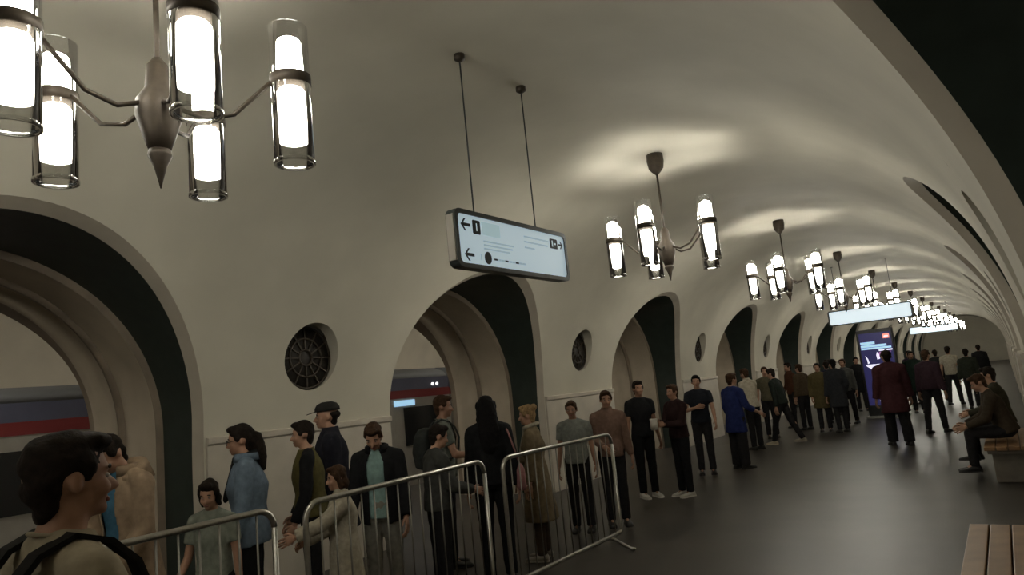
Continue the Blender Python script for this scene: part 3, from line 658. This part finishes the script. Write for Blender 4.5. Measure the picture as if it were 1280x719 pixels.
        for j in range(19):
            an = math.radians(90 + 32 + (360 - 64) * j / 18); c, sn = math.cos(an), math.sin(an); b = N - U * 0.025
            R.append([b + Xv * (0.078 * c) + Fv * (0.075 * sn), b + Xv * (0.085 * c) + Fv * (0.08 * sn) + U * 0.055, b + Xv * (0.105 * c) + Fv * (0.10 * sn) + U * 0.045, b + Xv * (0.11 * c) + Fv * (0.105 * sn) - U * 0.01])
        g.loft(R); obj('collar', g, cloth(tn, tcol), tp)
    if tk == 'vest':
        g = Geo(); g.loft([g.ering(at(u), Xv, Fv, rx, ry, 20) for u, rx, ry in torso_rows(0.004, -0.07)]); sleeves(g, 0.006, 1.95)
        obj('sweater', remesh('sweater', g, max(vox, 0.011), 4, 0.4, 0.004), cloth(inner[0], inner[1]), root)
    if 'hood' in extras:
        g = Geo(); g.ell(at(0.50, -0.10), (0.12, 0.07, 0.085)); g.cone(at(0.51, -0.08, -0.09), at(0.47, 0.04, -0.10), 0.045, 0.03); g.cone(at(0.51, -0.08, 0.09), at(0.47, 0.04, 0.10), 0.045, 0.03)
        g.cone(at(0.52, -0.13), at(0.43, -0.22), 0.06, 0.015); obj('hood', remesh('hood', g, 0.012, 4, 0.5), cloth(tn, tcol), root)
    if 'scarf' in extras:
        g = Geo(); g.tube([N + U * (0.005 - 0.02 * math.sin(a)) + Xv * (0.075 * math.cos(a)) + Fv * (0.075 * math.sin(a)) for a in np.linspace(0, 2 * PI, 25)], 0.028, 10); g.cone(at(0.49, 0.08, 0.02), at(0.24, 0.155, 0.03), 0.035, 0.045, flat=0.5)
        obj('scarf', remesh('scarf', g, 0.011, 3, 0.5, 0.003), cloth('scarf_' + extras['scarf'][0] if isinstance(extras, dict) else 'scarf', extras['scarf'][1] if isinstance(extras, dict) else (0.01, 0.01, 0.012)), root)
    if 'backpack' in extras:
        bp = tag(empty('backpack'), None); bp.parent = root
        COL.objects.unlink(bp); bpy.data.objects.remove(bp)
        c = extras['backpack'] if isinstance(extras, dict) and extras['backpack'] else ('black', (0.014, 0.013, 0.012))
        g = Geo(); R = []
        for z, wx, dy in ((0.03, 0.10, 0.05), (0.05, 0.145, 0.08), (0.20, 0.155, 0.095), (0.36, 0.145, 0.085), (0.43, 0.11, 0.06), (0.45, 0.05, 0.03)): R.append(g.ering(at(z, -0.135 - dy), Xv, Fv, wx, dy, 20))
        g.loft(R); b_ = obj('backpack', remesh('backpack', g, 0.012, 3, 0.5, 0.003), cloth('pack_' + c[0], c[1]), root)
        for sd in (-1, 1):
            g = Geo(); path = [(0.42, -0.14), (0.49, -0.09), (0.525, -0.02), (0.50, 0.055), (0.44, 0.115), (0.34, 0.15), (0.22, 0.135), (0.14, 0.07), (0.11, -0.05), (0.10, -0.15)]
            xx = [0.09, 0.095, 0.10, 0.105, 0.11, 0.12, 0.145, 0.17, 0.165, 0.12]; R = []
            for i, (u, f) in enumerate(path):
                c_ = at(u, f, sd * xx[i]); nx = path[min(i + 1, 9)]; pv = path[max(i - 1, 0)]; d = (U * (nx[0] - pv[0]) + Fv * (nx[1] - pv[1])).normalized(); nn = Xv.cross(d)
                R.append([c_ + Xv * 0.03 + nn * 0.007, c_ - Xv * 0.03 + nn * 0.007, c_ - Xv * 0.03 - nn * 0.007, c_ + Xv * 0.03 - nn * 0.007])
            g.loft(R); obj('strap', flat(g, 'strap'), cloth('pack_' + c[0], c[1]), b_)
    if 'bag' in extras:
        c = extras['bag'] if isinstance(extras, dict) and extras['bag'] else ('bag', (0.02, 0.02, 0.02))
        g = Geo(); ctr = at(0.0, 0.02, 0.27); g.loft([g.ering(ctr + Vector((0, 0, z)), Vector((0, 1, 0)), Xv, a, b, 16) for z, a, b in ((-0.14, 0.10, 0.03), (-0.11, 0.13, 0.05), (0.05, 0.12, 0.045), (0.10, 0.10, 0.02))])
        bg = obj('shoulder_bag', g, cloth('bag_' + c[0], c[1]), root)
        g = Geo(); g.tube([ctr + Vector((0, 0.08, 0.09)), at(0.35, 0.10, 0.185), at(0.50, 0.02, 0.15), at(0.42, -0.11, 0.18), ctr + Vector((0, -0.08, 0.09))], 0.008, 6); obj('strap', g, cloth('bag_' + c[0], c[1]), bg)
    return root, arms

D_DARK = ('trousers', 'charcoal', (0.022, 0.021, 0.022)); D_JEAN = ('trousers', 'navy', (0.02, 0.025, 0.045))
WHITE_SHOE = ('white', (0.55, 0.53, 0.48))
BLACK = (0.013, 0.013, 0.014)
people = []
def P(*a, **k): r = person(*a, **k); people.append(r); return r
# the man passing close by, and the queue behind the barriers
P(1.06, 0.86, 1.775, -3, 'man in a cream t-shirt with black backpack straps walking past the barriers', ('tee', 'cream', (0.30, 0.255, 0.18)), D_DARK, hair=('short', 'dark'), skin='tan', extras={'backpack': None}, head=(0, 0), rarm=(22, 10, 20, 0), larm=(-12, 10, 15, 0), lleg=(14, 5), rleg=(-12, 10), vox=0.009, build=1.06)
P(-1.68, 2.43, 1.75, 188, 'person in a tan hooded coat over a blue t-shirt looking down', ('open_coat', 'tan', (0.34, 0.25, 0.17)), ('trousers', 'brown', (0.07, 0.05, 0.035)), hair=('short', 'dark'), inner=('skyblue', (0.07, 0.19, 0.30)), extras={'hood': 1}, head=(32, 0), rarm=(15, 10, 50, 20), larm=(10, 8, 40, 20), lean=6)
P(-1.24, 2.74, 1.375, 205, 'child in a pale grey t-shirt standing behind the end of a barrier', ('tee', 'palegrey', (0.22, 0.24, 0.20)), D_DARK, hair=('bob', 'dark'), head=(14, 10), build=0.92, rarm=(10, 10, 30, 0))
P(-1.65, 3.29, 1.70, 140, 'woman in a light blue jacket and black scarf with glasses and ponytail', ('jacket', 'lightblue', (0.15, 0.20, 0.26)), ('trousers', 'black', BLACK), hair=('ponytail', 'dark'), female=True, inner=('black', BLACK), extras={'scarf': ('black', BLACK), 'glasses': 1}, head=(6, 0), rarm=(8, 8, 30, 20), larm=(6, 8, 20, 0))
P(-1.85, 4.02, 1.67, 138, 'person in an olive vest over dark sleeves, facing the near arch', ('vest', 'olive', (0.10, 0.085, 0.03)), D_DARK, hair=('short', 'dark'), inner=('black', BLACK), head=(4, 0), rarm=(8, 8, 25, 10), larm=(6, 8, 20, 0))
P(-2.3, 4.67, 1.80, 140, 'tall person in a dark navy coat and peaked cap', ('coat', 'darknavy', (0.018, 0.018, 0.026)), D_DARK, hair=('cap', 'dark'), build=1.1, rarm=(10, 10, 20, 0))
P(-1.30, 4.30, 1.62, 212, 'young man in an open black jacket over a pale teal t-shirt, looking down', ('jacket', 'black', BLACK), ('trousers', 'palegrey_jean', (0.22, 0.21, 0.18)), hair=('short', 'brown'), skin='light', inner=('teal', (0.22, 0.33, 0.31)), head=(30, 0), lean=5, larm=(10, 8, 20, 0), rarm=(14, 8, 35, 10))
P(-0.98, 3.60, 1.335, 150, 'small girl in a white coat and dark red trousers holding a barrier bar', ('coat', 'white', (0.42, 0.38, 0.30)), ('trousers', 'darkred', (0.09, 0.015, 0.02)), hair=('bob', 'brown'), female=True, head=(5, 0), larm=(58, 4, 18, 10), rarm=(25, 8, 60, 30), build=0.95)
P(-1.9, 5.82, 1.77, 318, 'man in a grey green t-shirt wearing a dark backpack, turned to the far arches', ('tee', 'greygreen', (0.13, 0.14, 0.115)), D_DARK, hair=('short', 'brown'), skin='tan', extras={'backpack': ('grey', (0.035, 0.038, 0.036))}, head=(4, -10), rarm=(20, 10, 70, 20))
P(-1.10, 4.78, 1.52, 330, 'shorter person in a dark grey sweater behind the middle barrier', ('sweater', 'darkgrey', (0.055, 0.055, 0.05)), D_DARK, hair=('short', 'dark'), head=(15, 0), rarm=(20, 8, 60, 20))
P(-1.0, 5.46, 1.72, 40, 'woman with very long straight black hair in black clothes with a pink bag', ('sweater', 'black', BLACK), ('trousers', 'black', BLACK), hair=('long', 'black'), female=True, extras={'bag': ('pink', (0.33, 0.16, 0.15))}, head=(0, 0))
P(-1.06, 6.30, 1.58, 110, 'fair haired woman in a long beige coat with a cream scarf', ('dress', 'beige', (0.20, 0.155, 0.095)), ('trousers', 'brown', (0.07, 0.05, 0.035)), hair=('bun', 'fair'), female=True, extras={'scarf': ('cream', (0.42, 0.38, 0.30))}, head=(6, 0), rarm=(20, 8, 60, 25), shoes=('cream', (0.30, 0.27, 0.22)))
P(-1.30, 7.58, 1.55, 200, 'person in a pale grey t-shirt and dark trousers beyond the last barrier', ('tee', 'bluegrey', (0.21, 0.22, 0.20)), D_DARK, hair=('short', 'brown'), skin='tan', head=(5, 0))
P(-1.02, 7.95, 1.63, 215, 'person in a rosy checked shirt and dark trousers beyond the last barrier', ('shirt', 'rosy', (0.20, 0.125, 0.095)), D_DARK, hair=('short', 'brown'), head=(4, 0), rarm=(15, 8, 60, 30))
P(-1.44, 9.80, 1.70, 230, 'person all in black with white shoes standing with arms lowered', ('tee', 'black', BLACK), ('trousers', 'black', BLACK), WHITE_SHOE, hair=('short', 'dark'), skin='tan', vox=0.014)
p15 = P(-0.92, 9.92, 1.60, 150, 'person in dark wine sweater with white shoes holding a small white paper bag', ('sweater', 'wine', (0.028, 0.014, 0.014)), ('trousers', 'black', BLACK), WHITE_SHOE, hair=('short', 'brown'), skin='tan', larm=(20, 6, 80, 30), rarm=(20, 6, 85, 30), vox=0.014)
P(-1.34, 12.0, 1.69, 200, 'man in a dark t-shirt with bare folded forearm, next to the blue tunic', ('tee', 'ink', (0.016, 0.018, 0.024)), D_DARK, hair=('short', 'black'), skin='light', rarm=(20, 12, 95, 40), larm=(10, 10, 30, 10), vox=0.014)
P(-0.92, 12.55, 1.66, 330, 'person in a bright blue tunic and wide dark trousers seen from behind', ('tunic', 'royalblue', (0.022, 0.032, 0.12)), ('wide', 'charcoal', (0.022, 0.021, 0.022)), hair=('short', 'brown'), rarm=(10, 14, 50, 0), larm=(5, 10, 20, 0), vox=0.014, build=1.1)
P(-1.42, 15.3, 1.72, 60, 'man in a white shirt and dark trousers leaning towards the wall', ('shirt', 'white', (0.48, 0.46, 0.42)), D_DARK, hair=('short', 'brown'), lean=8, vox=0.014, rarm=(20, 10, 70, 20))
P(-1.05, 16.2, 1.70, 80, 'person in a dark green jacket with pale shoes striding towards the wall', ('sweater', 'darkgreen', (0.02, 0.026, 0.022)), D_DARK, ('pale', (0.4, 0.36, 0.28)), hair=('short', 'dark'), lean=12, rleg=(-18, 10), lleg=(20, 8), vox=0.014)
# the crowd in the distance
far = [(-1.25, 19.2, 1.68, 60, 'person in a brown sweater in the far part of the queue', ('sweater', 'brownknit', (0.07, 0.05, 0.03)), 'brown'),
       (-0.70, 18.6, 1.66, 190, 'person in an ochre coat in the far part of the queue', ('coat', 'ochre', (0.10, 0.08, 0.035)), 'dark'),
       (-0.95, 21.0, 1.68, 20, 'person in a navy jacket in the far part of the queue', ('sweater', 'navyknit', (0.02, 0.022, 0.04)), 'dark'),
       (-0.40, 20.3, 1.70, 170, 'person in a grey shirt waiting beside the advertising screen', ('shirt', 'midgrey', (0.08, 0.08, 0.075)), 'brown'),
       (-1.35, 23.5, 1.72, 90, 'person in a green coat beyond the advertising screen', ('coat', 'deepgreen', (0.025, 0.035, 0.022)), 'dark'),
       (-0.80, 24.8, 1.70, 200, 'person in a black coat beyond the advertising screen', ('coat', 'black', BLACK), 'black'),
       (-1.75, 20.2, 1.74, 130, 'person in a rust brown shirt at the back of the far queue', ('shirt', 'rust', (0.08, 0.035, 0.02)), 'dark'),
       (-0.25, 18.2, 1.72, 30, 'person in a dark slate coat standing just before the advertising screen', ('coat', 'slate', (0.03, 0.032, 0.036)), 'black'),
       (-1.7, 17.6, 1.70, 200, 'person in a khaki t-shirt near the wall in the far queue', ('tee', 'khaki', (0.09, 0.08, 0.05)), 'brown'),
       (0.55, 26.5, 1.74, 160, 'person in a dark violet sweater walking past behind the advertising screen', ('sweater', 'violet', (0.035, 0.02, 0.045)), 'dark'),
       (0.95, 22.8, 1.72, 190, 'person in a bottle green coat standing right beside the advertising screen', ('coat', 'bottle', (0.02, 0.034, 0.026)), 'dark')]
for x, y, h, a, lab, tp, hr in far:
    P(x, y, h, a, lab, tp, D_DARK, hair=('short', hr), vox=0.017, rarm=(random.uniform(-10, 20), 8, random.uniform(10, 60), 10), lleg=(random.uniform(-8, 10), 4))
P(1.28, 15.2, 1.80, 20, 'person in a dark maroon coat standing in front of the advertising screen', ('coat', 'maroon', (0.06, 0.022, 0.026)), ('wide', 'charcoal', (0.022, 0.021, 0.022)), hair=('short', 'dark'), vox=0.014, lleg=(8, 4), rleg=(-8, 4), build=1.12)
P(1.75, 17.2, 1.74, 340, 'person in a dark plum sweater beside the maroon coat', ('sweater', 'plum', (0.04, 0.022, 0.03)), D_DARK, hair=('short', 'brown'), vox=0.014, rleg=(12, 4), lleg=(-10, 6))
P(1.72, 25.0, 1.78, 350, 'person in a white top and dark trousers walking down the hall', ('tee', 'white', (0.48, 0.46, 0.42)), D_DARK, hair=('short', 'dark'), vox=0.016, rleg=(16, 4), lleg=(-14, 10))
P(1.25, 27.0, 1.70, 10, 'person in a charcoal jacket walking down the hall beside the white top', ('sweater', 'charcoalknit', (0.022, 0.024, 0.024)), D_DARK, hair=('short', 'dark'), vox=0.017, lleg=(14, 4), rleg=(-14, 10))
P(2.25, 23.0, 1.66, 0, 'person in a dark green sweater walking close to the benches', ('sweater', 'mossknit', (0.03, 0.034, 0.024)), D_DARK, hair=('short', 'dark'), vox=0.017, lleg=(14, 4), rleg=(-14, 10))
P(2.35, 31.0, 1.72, 0, 'person in a black sweater far down the hall', ('sweater', 'black', BLACK), D_DARK, hair=('short', 'dark'), vox=0.017, rleg=(14, 4), lleg=(-14, 10))
P(2.98, 12.45, 1.74, 80, 'person in a dark olive sweater sitting on the bench next to the brown coat', ('sweater', 'darkolive', (0.04, 0.038, 0.025)), D_DARK, hair=('short', 'dark'), vox=0.014, sit=0.45 + 0.085, lleg=(88, 86), rleg=(86, 84), larm=(30, 8, 60, 20), rarm=(30, 8, 60, 20), lean=8)
P(3.0, 11.35, 1.70, 95, 'person in a dark brown coat sitting on the bench with hands on knees', ('sweater', 'darkbrown', (0.05, 0.038, 0.026)), D_DARK, hair=('short', 'brown'), vox=0.014, sit=0.45 + 0.085, lleg=(88, 86), rleg=(86, 84), larm=(38, 8, 50, 10), rarm=(38, 8, 50, 10), lean=18, head=(8, 0))
# the white paper bag in the hands of the person in wine
rt, arms = p15; sc = Matrix.LocRotScale(rt.location, rt.rotation_euler, rt.scale)
wp = sc @ ((arms[1][2] + arms[-1][2]) / 2); g = Geo(); R = []
for z, a, b in ((-0.07, 0.05, 0.035), (0.0, 0.06, 0.045), (0.05, 0.055, 0.03), (0.08, 0.06, 0.012), (0.09, 0.062, 0.008)): R.append(g.ering((0, 0, z), (1, 0, 0), (0, 1, 0), a, b, 14))
g.loft(R); pb = obj('paper_bag', g, mat('white_paper', (0.55, 0.52, 0.46), 0.8, noise=0.1, scale=20)); pb.location = wp + Vector((-0.05, -0.16, 0.0)); tag(pb, 'small crumpled white paper bag held by the person in wine', 'bag')
